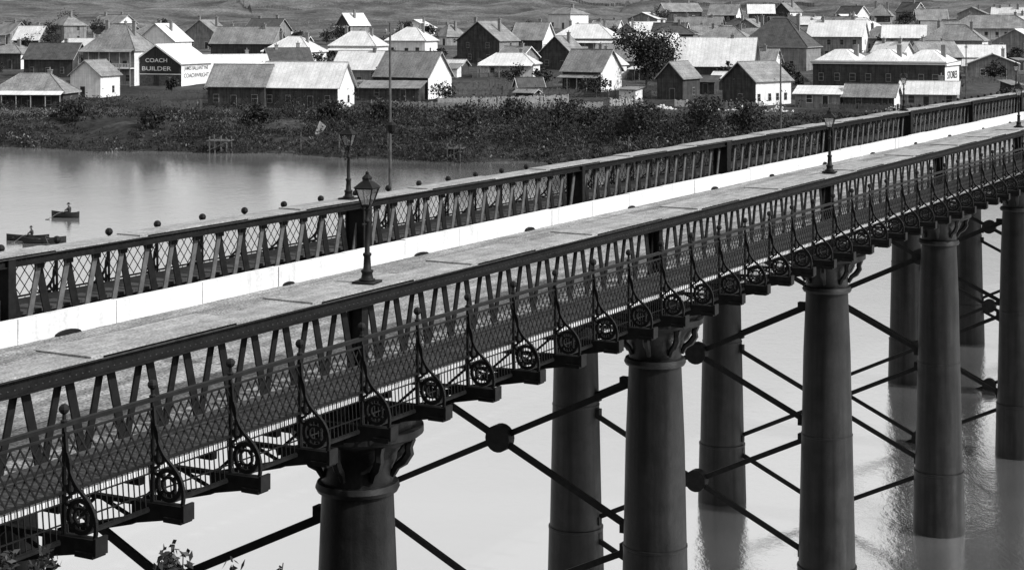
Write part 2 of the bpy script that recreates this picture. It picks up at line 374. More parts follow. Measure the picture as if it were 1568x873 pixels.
# ---------------------------------------------------------------- lamps
def lamp(loc,name='street_lamp'):
    e=empty(name,loc,PHI+math.radians(10))
    b=MB()
    b.box(-.24,.24,-.24,.24,0,.05,'iron')
    b.lathe([(.05,.17),(.09,.17),(.10,.13),(.2,.11),(.24,.13),(.27,.13),(.29,.085),(.55,.07),(.58,.09),(.62,.09),(.64,.055),(1.0,.05),(1.25,.042),(1.27,.065),(1.31,.065),(1.33,.04),(1.5,.036),(1.52,.06),(1.56,.03),(1.6,.05)],(0,0,0),'iron',12)
    b.obj('post',e,True)
    b=MB()
    b.beam((-.22,0,1.24),(.22,0,1.24),.025,.025,'iron'); b.ball((-.22,0,1.24),.03,'iron'); b.ball((.22,0,1.24),.03,'iron')
    z0,z1=1.62,1.98; w0,w1=.085,.19
    c0=[(-w0,-w0),(w0,-w0),(w0,w0),(-w0,w0)]; c1=[(-w1,-w1),(w1,-w1),(w1,w1),(-w1,w1)]
    for i in range(4):
        a,c=c0[i],c1[i]; a2,c2=c0[(i+1)%4],c1[(i+1)%4]
        b.beam((a[0],a[1],z0),(c[0],c[1],z1),.022,.022,'iron'); b.beam((a[0],a[1],z0),(a2[0],a2[1],z0),.025,.025,'iron'); b.beam((c[0],c[1],z1),(c2[0],c2[1],z1),.035,.035,'iron')
        b.tube([(0,0,1.5),(a[0]*1.3,a[1]*1.3,1.56),(a[0],a[1],1.62)],.011,'iron',5)
    w2=.225
    b.add([(-w2,-w2,1.99),(w2,-w2,1.99),(w2,w2,1.99),(-w2,w2,1.99),(-.09,-.09,2.12),(.09,-.09,2.12),(.09,.09,2.12),(-.09,.09,2.12)],[(0,3,2,1),(4,5,6,7),(0,1,5,4),(1,2,6,5),(2,3,7,6),(3,0,4,7)],'iron')
    b.box(-.075,.075,-.075,.075,2.12,2.17,'iron2')
    b.lathe([(2.17,.11),(2.19,.11),(2.24,.07),(2.27,.03),(2.3,.045),(2.33,.01)],(0,0,0),'iron',10)
    b.tube([(0,0,1.62),(0,0,1.78)],.012,'iron2',5); b.ball((0,0,1.8),.03,'trim')
    b.obj('lantern_frame',e)
    b=MB(); k=.94
    for i in range(4):
        a,c=c0[i],c1[i]; a2,c2=c0[(i+1)%4],c1[(i+1)%4]
        b.add([(a[0]*k,a[1]*k,z0),(a2[0]*k,a2[1]*k,z0),(c2[0]*k,c2[1]*k,z1),(c[0]*k,c[1]*k,z1)],[(0,1,2,3)],'glass')
    b.obj('lantern_glass',e)
    return e
def BW(s,d,z): return (s*math.cos(PHI)-d*math.sin(PHI), s*math.sin(PHI)+d*math.cos(PHI), z)
for s in(30.1,59.9,89.7,119.4): lamp(BW(s,DN+.1,ZT+.07))
for s in(43.9,103.3,133): lamp(BW(s,DF,ZT+.07))
for s,zt in((49.7,21.9),(88,20.3),(127,20.3)):
    x,y,_=BW(s,32.25,0); b=MB()
    b.tube([(0,0,13.6),(0,0,18),(0,0,zt)],[.065,.05,.035],'wood',8)
    b.beam((-.3,0,zt-.35),(.3,0,zt-.35),.05,.05,'wood',side=(0,0,1))
    for xx in(-.26,.26): b.lathe([(0,.02),(.05,.04),(.1,.03)],(xx,0,zt-.31),'trimG',6)
    b.box(-.2,.2,-.4,.05,14.1,14.2,'iron')
    if s<60:
        b.lathe([(18.1,.06),(18.2,.16),(18.42,.2),(18.5,.1),(18.6,.03)],(.05,0,0),'iron',8)
    b.obj('telegraph_pole',loc=(x,y,0),rot=PHI)

# ---------------------------------------------------------------- houses
def gz(X,D): return ground(X,D)
hr=random.Random(99)
def window(b,cx,z,w,h,face,tk):
    def bx(u0,u1,z0,z1,o0,o1,k):
        vs=[face(u,zz,o) for o in(o0,o1) for (u,zz) in((u0,z0),(u1,z0),(u1,z1),(u0,z1))]
        b.add(vs,[(0,1,2,3),(7,6,5,4),(0,4,5,1),(1,5,6,2),(2,6,7,3),(3,7,4,0)],k)
    bx(cx-w/2-.07,cx+w/2+.07,z-.09,z+h+.08,0.0,.05,tk); bx(cx-w/2,cx+w/2,z,z+h,.052,.07,'win')
    if h<2: bx(cx-w/2,cx+w/2,z+h*.5-.025,z+h*.5+.025,.072,.083,tk)
def house(X,D,w,l,wh,rh,rot=-25,roof='gable',axis='x',wall='wallG',end=None,rf='roofG',nw=3,ns=1,chim=1,ver=None,name='house',storeys=1,door=True):
    end=end or wall
    r=math.radians(rot); z=min(gz(X,D),gz(X-w/3,D),gz(X+w/3,D-l/3))
    e=empty(name,(X,D,z),r)
    tk=hr.choice(['trim','trimG','trimG']) if wall!='wallW' else 'trimG'
    rk='trimG' if hr.random()<.75 else 'trim'
    b=MB(); hw,hl=w/2,l/2; z0=-1.6
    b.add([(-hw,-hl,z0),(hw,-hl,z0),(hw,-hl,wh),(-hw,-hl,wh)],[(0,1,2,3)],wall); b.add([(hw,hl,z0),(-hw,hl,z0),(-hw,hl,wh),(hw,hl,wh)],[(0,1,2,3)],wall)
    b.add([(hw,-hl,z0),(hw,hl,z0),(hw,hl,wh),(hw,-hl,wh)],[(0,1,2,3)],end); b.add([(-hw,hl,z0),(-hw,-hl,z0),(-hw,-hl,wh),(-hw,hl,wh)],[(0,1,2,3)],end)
    ov=.5; th=.12
    rb=MB()
    if roof=='gable':
        if axis=='x':
            b.add([(hw,-hl,wh),(hw,hl,wh),(hw,0,wh+rh)],[(0,1,2)],end); b.add([(-hw,hl,wh),(-hw,-hl,wh),(-hw,0,wh+rh)],[(0,1,2)],end)
            k=rh/hl
            for sg in(-1,1):
                y1=sg*(hl+ov)
                rb.add([(-hw-ov,y1,wh-ov*k+.02),(hw+ov,y1,wh-ov*k+.02),(hw+ov,0,wh+rh+.02),(-hw-ov,0,wh+rh+.02),(-hw-ov,y1,wh-ov*k+th),(hw+ov,y1,wh-ov*k+th),(hw+ov,0,wh+rh+th),(-hw-ov,0,wh+rh+th)],
                   [(0,1,2,3),(4,7,6,5),(0,4,5,1),(1,5,6,2),(0,3,7,4)],rf)
                for sx in(-1,1): rb.beam((sx*(hw+ov+.03),y1,wh-ov*k+.0),(sx*(hw+ov+.03),0,wh+rh+.0),.2,.05,rk,side=(1,0,0))
            rb.beam((-hw-ov,0,wh+rh+th+.03),(hw+ov,0,wh+rh+th+.03),.12,.22,rf)
        else:
            b.add([(-hw,-hl,wh),(hw,-hl,wh),(0,-hl,wh+rh)],[(0,1,2)],wall); b.add([(hw,hl,wh),(-hw,hl,wh),(0,hl,wh+rh)],[(0,1,2)],wall)
            k=rh/hw
            for sg in(-1,1):
                x1=sg*(hw+ov)
                rb.add([(x1,-hl-ov,wh-ov*k+.02),(x1,hl+ov,wh-ov*k+.02),(0,hl+ov,wh+rh+.02),(0,-hl-ov,wh+rh+.02),(x1,-hl-ov,wh-ov*k+th),(x1,hl+ov,wh-ov*k+th),(0,hl+ov,wh+rh+th),(0,-hl-ov,wh+rh+th)],
                   [(0,1,2,3),(4,7,6,5),(0,4,5,1),(1,5,6,2),(0,3,7,4)],rf)
                for sy in(-1,1): rb.beam((x1,sy*(hl+ov+.03),wh-ov*k),(0,sy*(hl+ov+.03),wh+rh),.2,.05,rk,side=(0,1,0))
            rb.beam((0,-hl-ov,wh+rh+th+.03),(0,hl+ov,wh+rh+th+.03),.12,.22,rf)
    elif roof=='hip':
        a=max(0,hw-hl); c=max(0,hl-hw)
        X1,Y1=hw+ov,hl+ov
        vs=[(-X1,-Y1,wh),(X1,-Y1,wh),(X1,Y1,wh),(-X1,Y1,wh),(-a-.01,-c,wh+rh),(a+.01,-c,wh+rh),(a+.01,c,wh+rh),(-a-.01,c,wh+rh)]
        rb.add(vs,[(0,1,5,4),(1,2,6,5),(2,3,7,6),(3,0,4,7),(4,5,6,7),(0,3,2,1)],rf)
        for i,j in((0,4),(1,5),(2,6),(3,7),(4,5)): rb.beam(Vector(vs[i])+Vector((0,0,.05)),Vector(vs[j])+Vector((0,0,.05)),.2,.1,rf)
        rb.box(-X1,X1,-Y1-.04,-Y1,wh-.15,wh+.05,rk); rb.box(X1,X1+.04,-Y1,Y1,wh-.15,wh+.05,rk)
    elif roof=='skillion':
        rb.add([(-hw-ov,-hl-ov,wh),(hw+ov,-hl-ov,wh),(hw+ov,hl+ov,wh+rh),(-hw-ov,hl+ov,wh+rh),(-hw-ov,-hl-ov,wh+th),(hw+ov,-hl-ov,wh+th),(hw+ov,hl+ov,wh+rh+th),(-hw-ov,hl+ov,wh+rh+th)],[(0,1,2,3),(4,7,6,5),(0,4,5,1),(1,5,6,2),(2,6,7,3),(3,7,4,0)],rf)
        b.add([(hw,-hl,wh),(hw,hl,wh),(hw,hl,wh+rh)],[(0,1,2)],end); b.add([(-hw,-hl,wh),(-hw,hl,wh+rh),(-hw,hl,wh)],[(0,1,2)],end)
        b.add([(hw,hl,wh),(-hw,hl,wh),(-hw,hl,wh+rh),(hw,hl,wh+rh)],[(0,1,2,3)],wall)
    b.obj('walls',e); rb.obj('roof',e)
    fr=lambda u,zz,o:(u,-hl-o,zz); rt=lambda u,zz,o:(hw+o,u,zz); lf=lambda u,zz,o:(-hw-o,-u,zz)
    wb_=MB()
    for st in range(storeys):
        zb=1.0+st*3.4
        if zb+1.6>wh: break
        for i in range(nw):
            u=-hw+w*(i+.5+hr.uniform(-.15,.15))/nw
            if door and st==0 and i==nw//2: window(wb_,u,.05,1.1,2.3,fr,tk)
            else: window(wb_,u,zb,hr.uniform(.9,1.2),1.5,fr,tk)
        for i in range(ns):
            u=-hl+l*(i+.5+hr.uniform(-.15,.15))/ns; window(wb_,u,zb,.9,1.4,rt,'trimG'); window(wb_,u,zb,.9,1.4,lf,'trimG')
    if wb_.v: wb_.obj('windows_and_door',e)
    if chim:
        c=MB()
        for i in range(chim):
            cx=(-.55+1.1*i/(max(1,chim-1)))*hw if chim>1 else hw*.4
            cy=hr.uniform(-.15,.15)*hl; zt=wh+rh+hr.uniform(.5,1.2)
            c.box(cx-.4,cx+.4,cy-.35,cy+.35,wh*.6,zt,'brick'); c.box(cx-.5,cx+.5,cy-.45,cy+.45,zt,zt+.2,'brick'); c.lathe([(0,.14),(.5,.11)],(cx,cy,zt+.2),'brick',8)
        c.obj('chimney',e)
    if ver:
        v_=MB(); vd=2.2; zz=min(wh-.3,3.1) if ver!='two' else wh-.3
        v_.add([(-hw-.2,-hl-.02,zz+.7),(hw+.2,-hl-.02,zz+.7),(hw+.2,-hl-vd,zz),(-hw-.2,-hl-vd,zz)],[(0,3,2,1)],rf if ver!='white' else 'roofW')
        v_.add([(-hw-.2,-hl-.02,zz+.66),(hw+.2,-hl-.02,zz+.66),(hw+.2,-hl-vd,zz-.1),(-hw-.2,-hl-vd,zz-.1)],[(0,1,2,3)],rf)
        n=max(3,int(w/2.6))
        for i in range(n+1):
            x=-hw+w*i/n; v_.box(x-.08,x+.08,-hl-vd+.1,-hl-vd+.24,-1,zz,'trimG')
        v_.box(-hw,hw,-hl-vd+.05,-hl-.01,-1,.05,'wood')
        if ver=='two':
            v_.box(-hw,hw,-hl-vd+.12,-hl-.01,wh*.48,wh*.48+.2,'trim')
            for i in range(int(w/.4)): v_.box(-hw+.4*i,-hw+.4*i+.07,-hl-vd+.14,-hl-vd+.2,wh*.48+.2,wh*.48+1.1,'trim')
            v_.box(-hw,hw,-hl-vd+.12,-hl-vd+.22,wh*.48+1.1,wh*.48+1.2,'trim')
        v_.obj('verandah',e)
    return e
def sign(parent,text,size,loc,rotz,k='win',al='CENTER',sx=1):
    c=bpy.data.curves.new(text.lower().replace(' ','_')+'_lettering','FONT'); c.body=text; c.size=size; c.align_x=al; c.extrude=.01; c.offset=.012
    c.materials.append(M[k]); o=bpy.data.objects.new(c.name,c); scene.collection.objects.link(o); o.parent=parent; o.location=loc; o.rotation_euler=(math.pi/2,0,rotz); o.scale=(sx,1,1); return o

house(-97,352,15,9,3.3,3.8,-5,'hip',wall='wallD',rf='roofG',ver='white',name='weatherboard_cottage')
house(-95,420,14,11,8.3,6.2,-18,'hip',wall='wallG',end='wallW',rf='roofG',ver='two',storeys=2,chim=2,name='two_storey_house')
house(-91.5,380,7.5,8,5,3,-18,'gable','y',wall='wallW',rf='roofG',nw=1,chim=0,name='weatherboard_shop')
house(-118,448,13.5,9,4.8,3.8,-12,'gable',wall='wallD',rf='roofD',name='gabled_house')
house(-108,538,13,11,4.8,5.2,-18,'gable','y',wall='wallW',rf='roofW',nw=2,name='white_roofed_house')
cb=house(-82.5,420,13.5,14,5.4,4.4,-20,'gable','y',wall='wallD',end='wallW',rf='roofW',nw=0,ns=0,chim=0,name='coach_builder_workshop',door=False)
b=MB(); b.box(-6.3,6.3,-7.12,-7.03,3.1,5.2,'win')
b.box(-3.0,3.0,-7.12,-7.03,5.3,7.0,'win')
b.box(-5.2,-.8,-7.1,-7.03,-.9,2.4,'wood'); b.box(.8,5.2,-7.1,-7.03,-.9,2.4,'wood'); b.box(-6.6,6.6,-7.15,-7.03,2.65,2.85,'trim')
b.beam((-7.2,-7.6,5.0),(0,-7.6,9.7),.35,.08,'trim',side=(0,1,0)); b.beam((7.2,-7.6,5.0),(0,-7.6,9.7),.35,.08,'trim',side=(0,1,0)); b.obj('sign_board',cb)
sign(cb,'COACH',1.3,(0,-7.14,5.6),0,'trim',sx=1.3); sign(cb,'BUILDER',1.4,(0,-7.14,3.6),0,'trim',sx=1.5)
sign(cb,'JAMES BALLANTYNE',1.3,(6.78,0,3.7),math.pi/2,'wallD',sx=.95); sign(cb,'COACHWRIGHT',1.4,(6.78,0,1.9),math.pi/2,'wallD',sx=1.1)
house(-94,424,6,7,3.6,.8,-18,'skillion',wall='wallW',rf='roofW',nw=1,ns=0,chim=0,name='white_shop_front')
house(-100,568,12,10,5,4.5,-18,'gable','y',wall='wallG',rf='roofG',nw=2,chim=2,name='gabled_house')
house(-77,506,19,11,5.8,4.6,-14,'gable',wall='wallD',end='wallG',rf='roofG',nw=4,chim=2,storeys=1,name='long_gabled_house')
house(-61.5,490,14.5,11,4.2,4.2,-18,'hip',wall='wallG',end='wallW',rf='roofW',ver='white',chim=2,name='hipped_cottage')
house(-45.5,515,14.5,10,4.4,4.4,-18,'hip',wall='wallW',rf='roofW',ver='white',chim=2,name='hipped_cottage')
house(-31,536,13,10,4.6,4.2,-20,'hip',wall='wallW',rf='roofW',chim=3,name='hipped_cottage')
house(-54.5,352,12,9,4.4,4.0,-12,'gable',wall='wallD',rf='roofG',nw=3,chim=0,name='timber_shed')
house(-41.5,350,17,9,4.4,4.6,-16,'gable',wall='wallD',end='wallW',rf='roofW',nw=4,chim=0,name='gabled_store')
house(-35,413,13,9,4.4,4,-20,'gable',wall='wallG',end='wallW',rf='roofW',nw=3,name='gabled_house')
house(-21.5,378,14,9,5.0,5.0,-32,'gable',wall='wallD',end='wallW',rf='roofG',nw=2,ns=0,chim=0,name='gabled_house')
house(-25.5,368,13,5,2.6,1.4,-12,'skillion',wall='wallD',rf='roofG',nw=2,ns=0,chim=0,name='lean_to_shed')
house(-7,506,14,12,6.6,5.4,-28,'gable','y',wall='wallD',end='wallG',rf='roofG',nw=2,storeys=2,chim=2,name='two_storey_house')
house(6.5,527,10,12,5.6,5,-20,'gable',wall='wallD',end='wallW',rf='roofG',nw=2,chim=1,name='gabled_house')
house(24,552,20,12,4.4,4.6,-18,'hip',wall='wallG',rf='roofW',chim=2,ver='white',name='hipped_villa')
house(18.5,400,10.5,9,4.8,4.6,-35,'gable',wall='wallD',end='wallW',rf='roofG',ver='yes',chim=1,name='verandah_cottage')
house(14,478,10,9,4.5,4.6,-28,'gable','y',wall='wallD',rf='roofG',nw=2,chim=1,name='gabled_house')
house(36,374,6,9,4.8,3.2,-30,'gable','y',wall='wallD',rf='roofG',nw=1,chim=0,name='timber_shed')
house(51,430,19,13,4.3,6.6,-15,'gable',wall='wallD',rf='roofW',nw=3,chim=1,name='large_barn')
house(50.5,357,8.5,12,5.2,3.6,-45,'gable','y',wall='wallD',end='wallW',rf='roofG',nw=1,ns=4,chim=0,name='gabled_warehouse')
house(74,478,19,15,6.2,7.8,-25,'hip',wall='wallG',rf='roofD',chim=2,storeys=1,name='large_hipped_house')
wx,wd=79.5,368
wh_=house(wx,wd,28,13,8.2,.35,-27,'skillion',wall='wallD',end='wallW',rf='roofG',nw=8,ns=0,chim=0,storeys=2,name='riverside_warehouse')
b=MB()
b.box(-14.4,14.4,-6.85,-6.55,7.9,8.6,'trim'); b.box(14.02,14.4,-6.54,6.6,7.7,8.6,'trim')
for cx in(-9.3,0,9.3):
    vs=[(cx-4.5,-6.2,8.6),(cx+4.5,-6.2,8.6),(cx+4.5,6.2,8.6),(cx-4.5,6.2,8.6),(cx-1.2,-2.0,10.9),(cx+1.2,-2,10.9),(cx+1.2,2,10.9),(cx-1.2,2,10.9)]
    b.add(vs,[(0,1,5,4),(1,2,6,5),(2,3,7,6),(3,0,4,7),(4,5,6,7)],'roofW')
    b.box(cx+2.6,cx+3.5,-1,0,8.6,12,'brick')
b.obj('parapet_and_roofs',wh_)
sign(wh_,'STORES',2.2,(14.06,0,5.0),math.pi/2,'wallD',sx=1.2); sign(wh_,'& TIMBER',1.8,(14.06,0,2.8),math.pi/2,'wallD',sx=1.2)
house(62,349,9,5,2.6,1.5,-20,'skillion',wall='wallG',rf='roofW',nw=2,ns=0,chim=0,name='lean_to_shed')
house(72,346,10,6,2.6,2.2,-24,'gable',wall='wallD',end='wallW',rf='roofG',nw=2,ns=0,chim=0,name='low_shed')
house(84,348,11,6,3.0,2.2,-18,'gable',wall='wallG',rf='roofW',nw=3,ns=0,chim=1,name='low_shed')
house(156,562,26,12,7.4,4,-20,'hip',wall='wallW',rf='roofG',nw=8,chim=2,storeys=2,ver='two',name='two_storey_hotel')
house(126.5,625,13,10,4.6,4.4,-20,'hip',wall='wallW',rf='roofW',nw=3,chim=2,name='hipped_cottage')
house(68,628,17,10,4.8,4.8,-20,'gable',wall='wallG',rf='roofG',nw=3,chim=2,name='gabled_house')
house(83,604,13,10,4.4,4.2,-25,'gable','y',wall='wallG',rf='roofG',nw=2,chim=1,name='gabled_house')
house(98,520,16,12,7.0,4.6,-20,'gable',wall='wallG',end='wallW',rf='roofW',nw=4,chim=2,storeys=2,name='two_storey_shop')
house(128,500,17,11,6.8,4.4,-24,'hip',wall='wallG',end='wallW',rf='roofG',nw=4,chim=2,storeys=2,name='two_storey_house')
# rows of houses up the slope: (bearing number, distance)
rs=random.Random(21)
extra=[(1240,560),(1410,600),(1385,520),(1035,560),(985,610),(1460,640),(1040,720),(1110,715),(1165,735),(1235,700),(1305,720),(1395,730),(1490,725),(1545,690),(1350,660),(105,610),(50,560),(20,480),(175,640),(690,600),(640,660),(990,700),(1430,470),(1520,440),(1265,470),(1560,500),(600,440),(665,452),(950,455),(1000,500),
 (1070,660),(1130,650),(1200,640),(1260,610),(1290,660),(1500,600),(1540,610),(1440,560),(1350,560),(1300,530),(1180,570),(1090,590),(960,570),(930,640),(870,660),(540,640),(410,560),(20,600),(130,520),(440,450),(1160,460),(1340,440),(1470,520),(1010,620),(1125,560),(1330,600),(1400,650),(1530,560)]
for i in range(20):
    extra.append((rs.uniform(-10,1580),rs.uniform(425,600)))
for i in range(36):
    extra.append((rs.uniform(950,1580),rs.uniform(425,770)))
placed=[(o.location.x,o.location.y) for o in scene.objects if o.type=='EMPTY' and o.location.y>330]
cnt=0
for px,D in extra:
    X=(px-784)*D/2650
    if any(abs(X-a)<12 and abs(D-c)<17 for a,c in placed): continue
    placed.append((X,D)); two=rs.random()<.22
    house(X,D,rs.uniform(7,16),rs.uniform(7,10.5),rs.uniform(5.6,6.8) if two else rs.uniform(3.0,4.4),rs.uniform(2.4,4.4),rs.choice([-30,-22,-15,-38,20,-50,-5]),rs.choice(['gable','hip','gable','gable']),rs.choice(['x','y','x']),wall=rs.choice(['wallW','wallG','wallD','wallG','wallD']),end=rs.choice(['wallW','wallG','wallG']),rf=rs.choice(['roofW','roofG','roofG','roofD','roofG','roofW']),nw=2,chim=rs.choice([1,1,2]),ver=rs.choice([None,'yes',None]),storeys=2 if two else 1,name='weatherboard_house')
    cnt+=1
print('extra houses',cnt)
for i in range(80):
    D=rs.uniform(352,620); X=rs.uniform(-.3,.3)*D
    if any(abs(X-a)<6.5 and abs(D-c)<7 for a,c in placed): continue
    placed.append((X,D))
    house(X,D,rs.uniform(2.5,6),rs.uniform(2.5,4),rs.uniform(2.0,2.8),rs.uniform(.5,1.6),rs.choice([-30,-20,-10,20]),rs.choice(['gable','skillion']),'x',wall=rs.choice(['wallG','wallD','wallD','wallW']),rf=rs.choice(['roofG','roofD','roofG','roofW']),nw=1,ns=0,chim=0,name='outhouse')

# ---------------------------------------------------------------- fences
def fence(pts,h=1.5,k='wood',gap=.28,name='paling_fence'):
    b=MB()
    for (x0,y0),(x1,y1) in zip(pts,pts[1:]):
        Ld=math.hypot(x1-x0,y1-y0); n=int(Ld/gap); dx,dy=(x1-x0)/Ld,(y1-y0)/Ld
        for i in range(n+1):
            x=x0+dx*i*gap; y=y0+dy*i*gap; z=gz(x,y); hh=h*U(.88,1.1)
            if R()<.05: continue
            b.beam((x,y,z-.2),(x,y,z+hh),gap*.72,.03,k,side=(-dy,dx,0))
        m=int(Ld/2.5)
        for i in range(m):
            a=(x0+dx*i*2.5,y0+dy*i*2.5); c=(a[0]+dx*2.5,a[1]+dy*2.5)
            for zz in(.3,h*.8): b.beam((a[0],a[1]+.06,gz(*a)+zz),(c[0],c[1]+.06,gz(*c)+zz),.1,.05,k)
            b.beam((a[0],a[1]+.1,gz(*a)-.2),(a[0],a[1]+.1,gz(*a)+h+.15),.14,.14,k)
    return b.obj(name)
fence([(-12,378),(16,380),(30,372)],1.7)
fence([(20,352),(27,351)],1.5,'wallW',.3); fence([(33,350),(38,348)],1.3,'wallW',.3)
fence([(38,347),(50,344)],1.3,'wallG',.3)
fence([(-30,392),(-10,400),(10,410)],1.6)
fence([(-80,372),(-62,372),(-60,400)],1.6)
fence([(-88,350),(-70,346),(-62,347)],1.5)
fence([(-10,440),(20,445),(45,455)],1.5)
fence([(-70,460),(-40,462)],1.5,'wallG'); fence([(30,395),(46,392)],1.5); fence([(-95,520),(-60,540),(-20,560)],1.4); fence([(20,500),(60,515),(110,520)],1.4)
fence([(60,560),(120,575),(170,590)],1.4,'wallG',.4); fence([(-130,395),(-105,392)],1.5)
fence([(0,660),(80,680),(200,690)],1.4,'wood',.5); fence([(-200,640),(-100,700),(-20,760)],1.4,'wood',.5)
fence([(-15,352),(0,356),(12,362)],1.6,'trimG'); fence([(0,430),(-4,470),(-10,500)],1.5); fence([(40,400),(70,405),(72,430)],1.5); fence([(-60,420),(-45,430)],1.5); fence([(100,420),(130,425),(150,430)],1.5); fence([(95,480),(150,490)],1.5,'wallG',.3)
fence([(-120,470),(-85,475)],1.5); fence([(-40,470),(-20,480),(-15,520)],1.5); fence([(30,430),(32,480)],1.5); fence([(-150,850),(0,900),(150,860)],1.6,'wood',.8); fence([(50,800),(80,1000)],1.6,'wood',.8); fence([(-120,800),(-160,1000)],1.6,'wood',.8)
fence([(-75,335),(-62,331),(-50,330)],1.3); fence([(-28,345),(-5,340),(18,342)],1.5,'trimG'); fence([(60,338),(95,330)],1.6); fence([(-6,420),(14,424)],1.5); fence([(-2,392),(0,430)],1.5); fence([(-105,335),(-80,330)],1.3,'trimG')
for (X,D,w) in((30,343,3),(38,341,4),(45,340,3),(74,338,5),(80,337,4),(52,338,3)):
    b=MB(); q=random.Random(int(X))
    for i in range(60):
        r=abs(q.gauss(0,.45))*w; a=q.uniform(0,6.28); s=q.uniform(.12,.38); x,y=r*math.cos(a),r*math.sin(a)*.6; z=max(0,1.1-r*.5)*q.random()+gz(X+x,D+y)-gz(X,D)
        b.ball((x,y,z),s,'stone',6,4,.8)
    b.obj('rubble_heap',loc=(X,D,gz(X,D)))

# ---------------------------------------------------------------- trees
def tree(X,D,h,w,name='tree',n=1400,leaf=.5,dark=True):
    z=gz(X,D); b=MB(); rr=random.Random(int(X*7+D))
    b.tube([(0,0,-.5),(.1,0,h*.3),(-.1,.1,h*.6)],[h*.035,h*.025,h*.012],'bark',7)
    cl=[]
    for i in range(16):
        a=rr.uniform(0,6.28); r=rr.uniform(.1,1)*w*.40; zz=h*rr.uniform(.3,.92); k=1-abs(zz/h-.55)*.9
        c=(r*math.cos(a)*k*1.1,r*math.sin(a)*k,zz); cl.append((c,rr.uniform(.12,.24)*w))
        b.tube([(0,0,h*rr.uniform(.2,.5)),(c[0]*.5,c[1]*.5,zz*.8),c],[h*.014,h*.008,h*.003],'bark',5)
    for i in range(n):
        c,r=rr.choice(cl); d=Vector((rr.gauss(0,1),rr.gauss(0,1),rr.gauss(0,.75))).normalized()*r*rr.uniform(.4,1.1)
        p=Vector(c)+d; s=leaf*rr.uniform(.5,1.2)
        u=Vector((rr.gauss(0,1),rr.gauss(0,1),rr.gauss(0,1))).normalized(); v=u.cross(Vector((rr.gauss(0,1),rr.gauss(0,1),rr.gauss(0,1)))).normalized()
        b.add([p-u*s*.5,p+v*s*.4,p+u*s*.5,p-v*s*.4],[(0,1,2,3)],'leaf' if rr.random()<(.78 if dark else .4) else 'leaf2')
    b.obj(name,loc=(X,D,z))
tree(31.5,404,13.5,17,n=7500,leaf=.6)
for (X,D,h,w) in ((-27,556,8,8),(0,530,7,6),(44,470,6,7),(-140,500,8,8),(-150,560,9,9),(-115,480,5,6),(62,400,6,6),(112,520,7,7),(90,640,8,9),(140,480,6,6),(120,430,5,6),(-160,620,9,12),(-40,640,6,9),(60,700,7,10),(150,660,7,8),(-70,560,6,7),(35,600,6,8),(-125,560,6,7),(-20,470,5,6),(98,470,6,6),(-60,600,6,8),(110,700,7,8),(-140,440,5,6)): tree(X,D,h,w)
tree(104,590,9,7,name='pine_tree')
for i in range(110):
    D=rs.uniform(350,660); X=rs.uniform(-.31,.31)*D
    if any(abs(X-a)<5.5 and abs(D-c)<6.5 for a,c in placed): continue
    tree(X,D,rs.uniform(2,5.5),rs.uniform(3,7.5),name='garden_shrub',n=450,leaf=.6)

# ---------------------------------------------------------------- scrub on the river bank (one mass)
b=MB(); rr=random.Random(5)
cnt=0
G=rr.gauss
while cnt<7600:
    X=rr.uniform(-135,120); t=rr.uniform(-1.5,72); D=shore(X)+t
    n=noise.noise(Vector((X*.05,D*.07,0)))
    dens=.55+n*1.1+(.3 if -30<X<40 else 0)-(.35 if t>50 else 0)+(.35 if t<6 else 0)
    if rr.random()>dens: continue
    if any(abs(X-a)<8 and abs(D-c)<7 for a,c in placed): continue
    z=gz(X,D); big=noise.noise(Vector((X*.12,D*.12,9)))
    s=rr.uniform(.35,1.0)*(1+max(0,big)*(6.0 if -35<X<45 else 4.0))*(1.2 if -30<X<35 else .9)
    if t>45: s=min(s,.9)
    kk='leaf' if rr.random()<.8 else ('leaf2' if rr.random()<.85 else 'dry')
    for i in range(int(14+13*s)):
        p=Vector((X+G(0,.6)*s,D+G(0,.5)*s,z+abs(G(0,.66))*s)); q=rr.uniform(.09,.26)
        u=Vector((G(0,.7),G(0,.7),G(0,1.1))).normalized(); v=u.cross(Vector((G(0,1),G(0,1),G(0,1)))).normalized()
        b.add([p-u*q*1.3,p+v*q*.5,p+u*q*1.3,p-v*q*.5],[(0,1,2,3)],kk)
    cnt+=1
b.obj('bank_scrub')
for (X,t,h,w) in((-8,14,5,8),(8,18,6,9),(20,12,5.5,9),(30,20,6,9),(-22,20,4.5,7),(-45,22,3.5,6),(-80,18,3.5,7),(38,30,5,8),(0,34,4.5,8),(-100,22,3.5,6),(-63,12,3,6),(14,32,4,7),(-32,30,3.5,6)):
    tree(X,shore(X)+t,h,w,name='river_bank_tree',n=1500,leaf=.5)
# jetty / piles / slip
def piles(X,D,n,name):
    b=MB()
    for i in range(n):
        x=i*1.0
        for y in(0,2.2): b.tube([(x,y,-2),(x+U(-.1,.1),y,2.6+U(-.3,.4))],.13,'wood',6)
    b.box(-.4,n-.6,-.3,2.6,2.0,2.15,'wood'); b.beam((-.3,-.2,.4),(n-.8,-.2,1.9),.12,.08,'wood')
    b.obj(name,loc=(X,D,0),rot=-.2)
piles(-50,shore(-50)-1,4,'timber_jetty'); piles(-58,shore(-56)+8,7,'timber_landing'); piles(-10,shore(-8)+1,3,'timber_jetty')
for X in(-35,-28,-20,18,26): 
    b=MB(); b.tube([(0,0,-1),(.1,0,3.2)],[.12,.09],'wood',6); b.beam((0,-.1,2.6),(2.6,0,.5),.12,.1,'wood'); b.obj('mooring_post',loc=(X,shore(X)+3,gz(X,shore(X)+3)))
b=MB()
for i in range(7): b.beam((.12*i,.3*i,.2),(.12*i+.8,.3*i+.2,2.4-.15*i),.22,.05,'trimG')
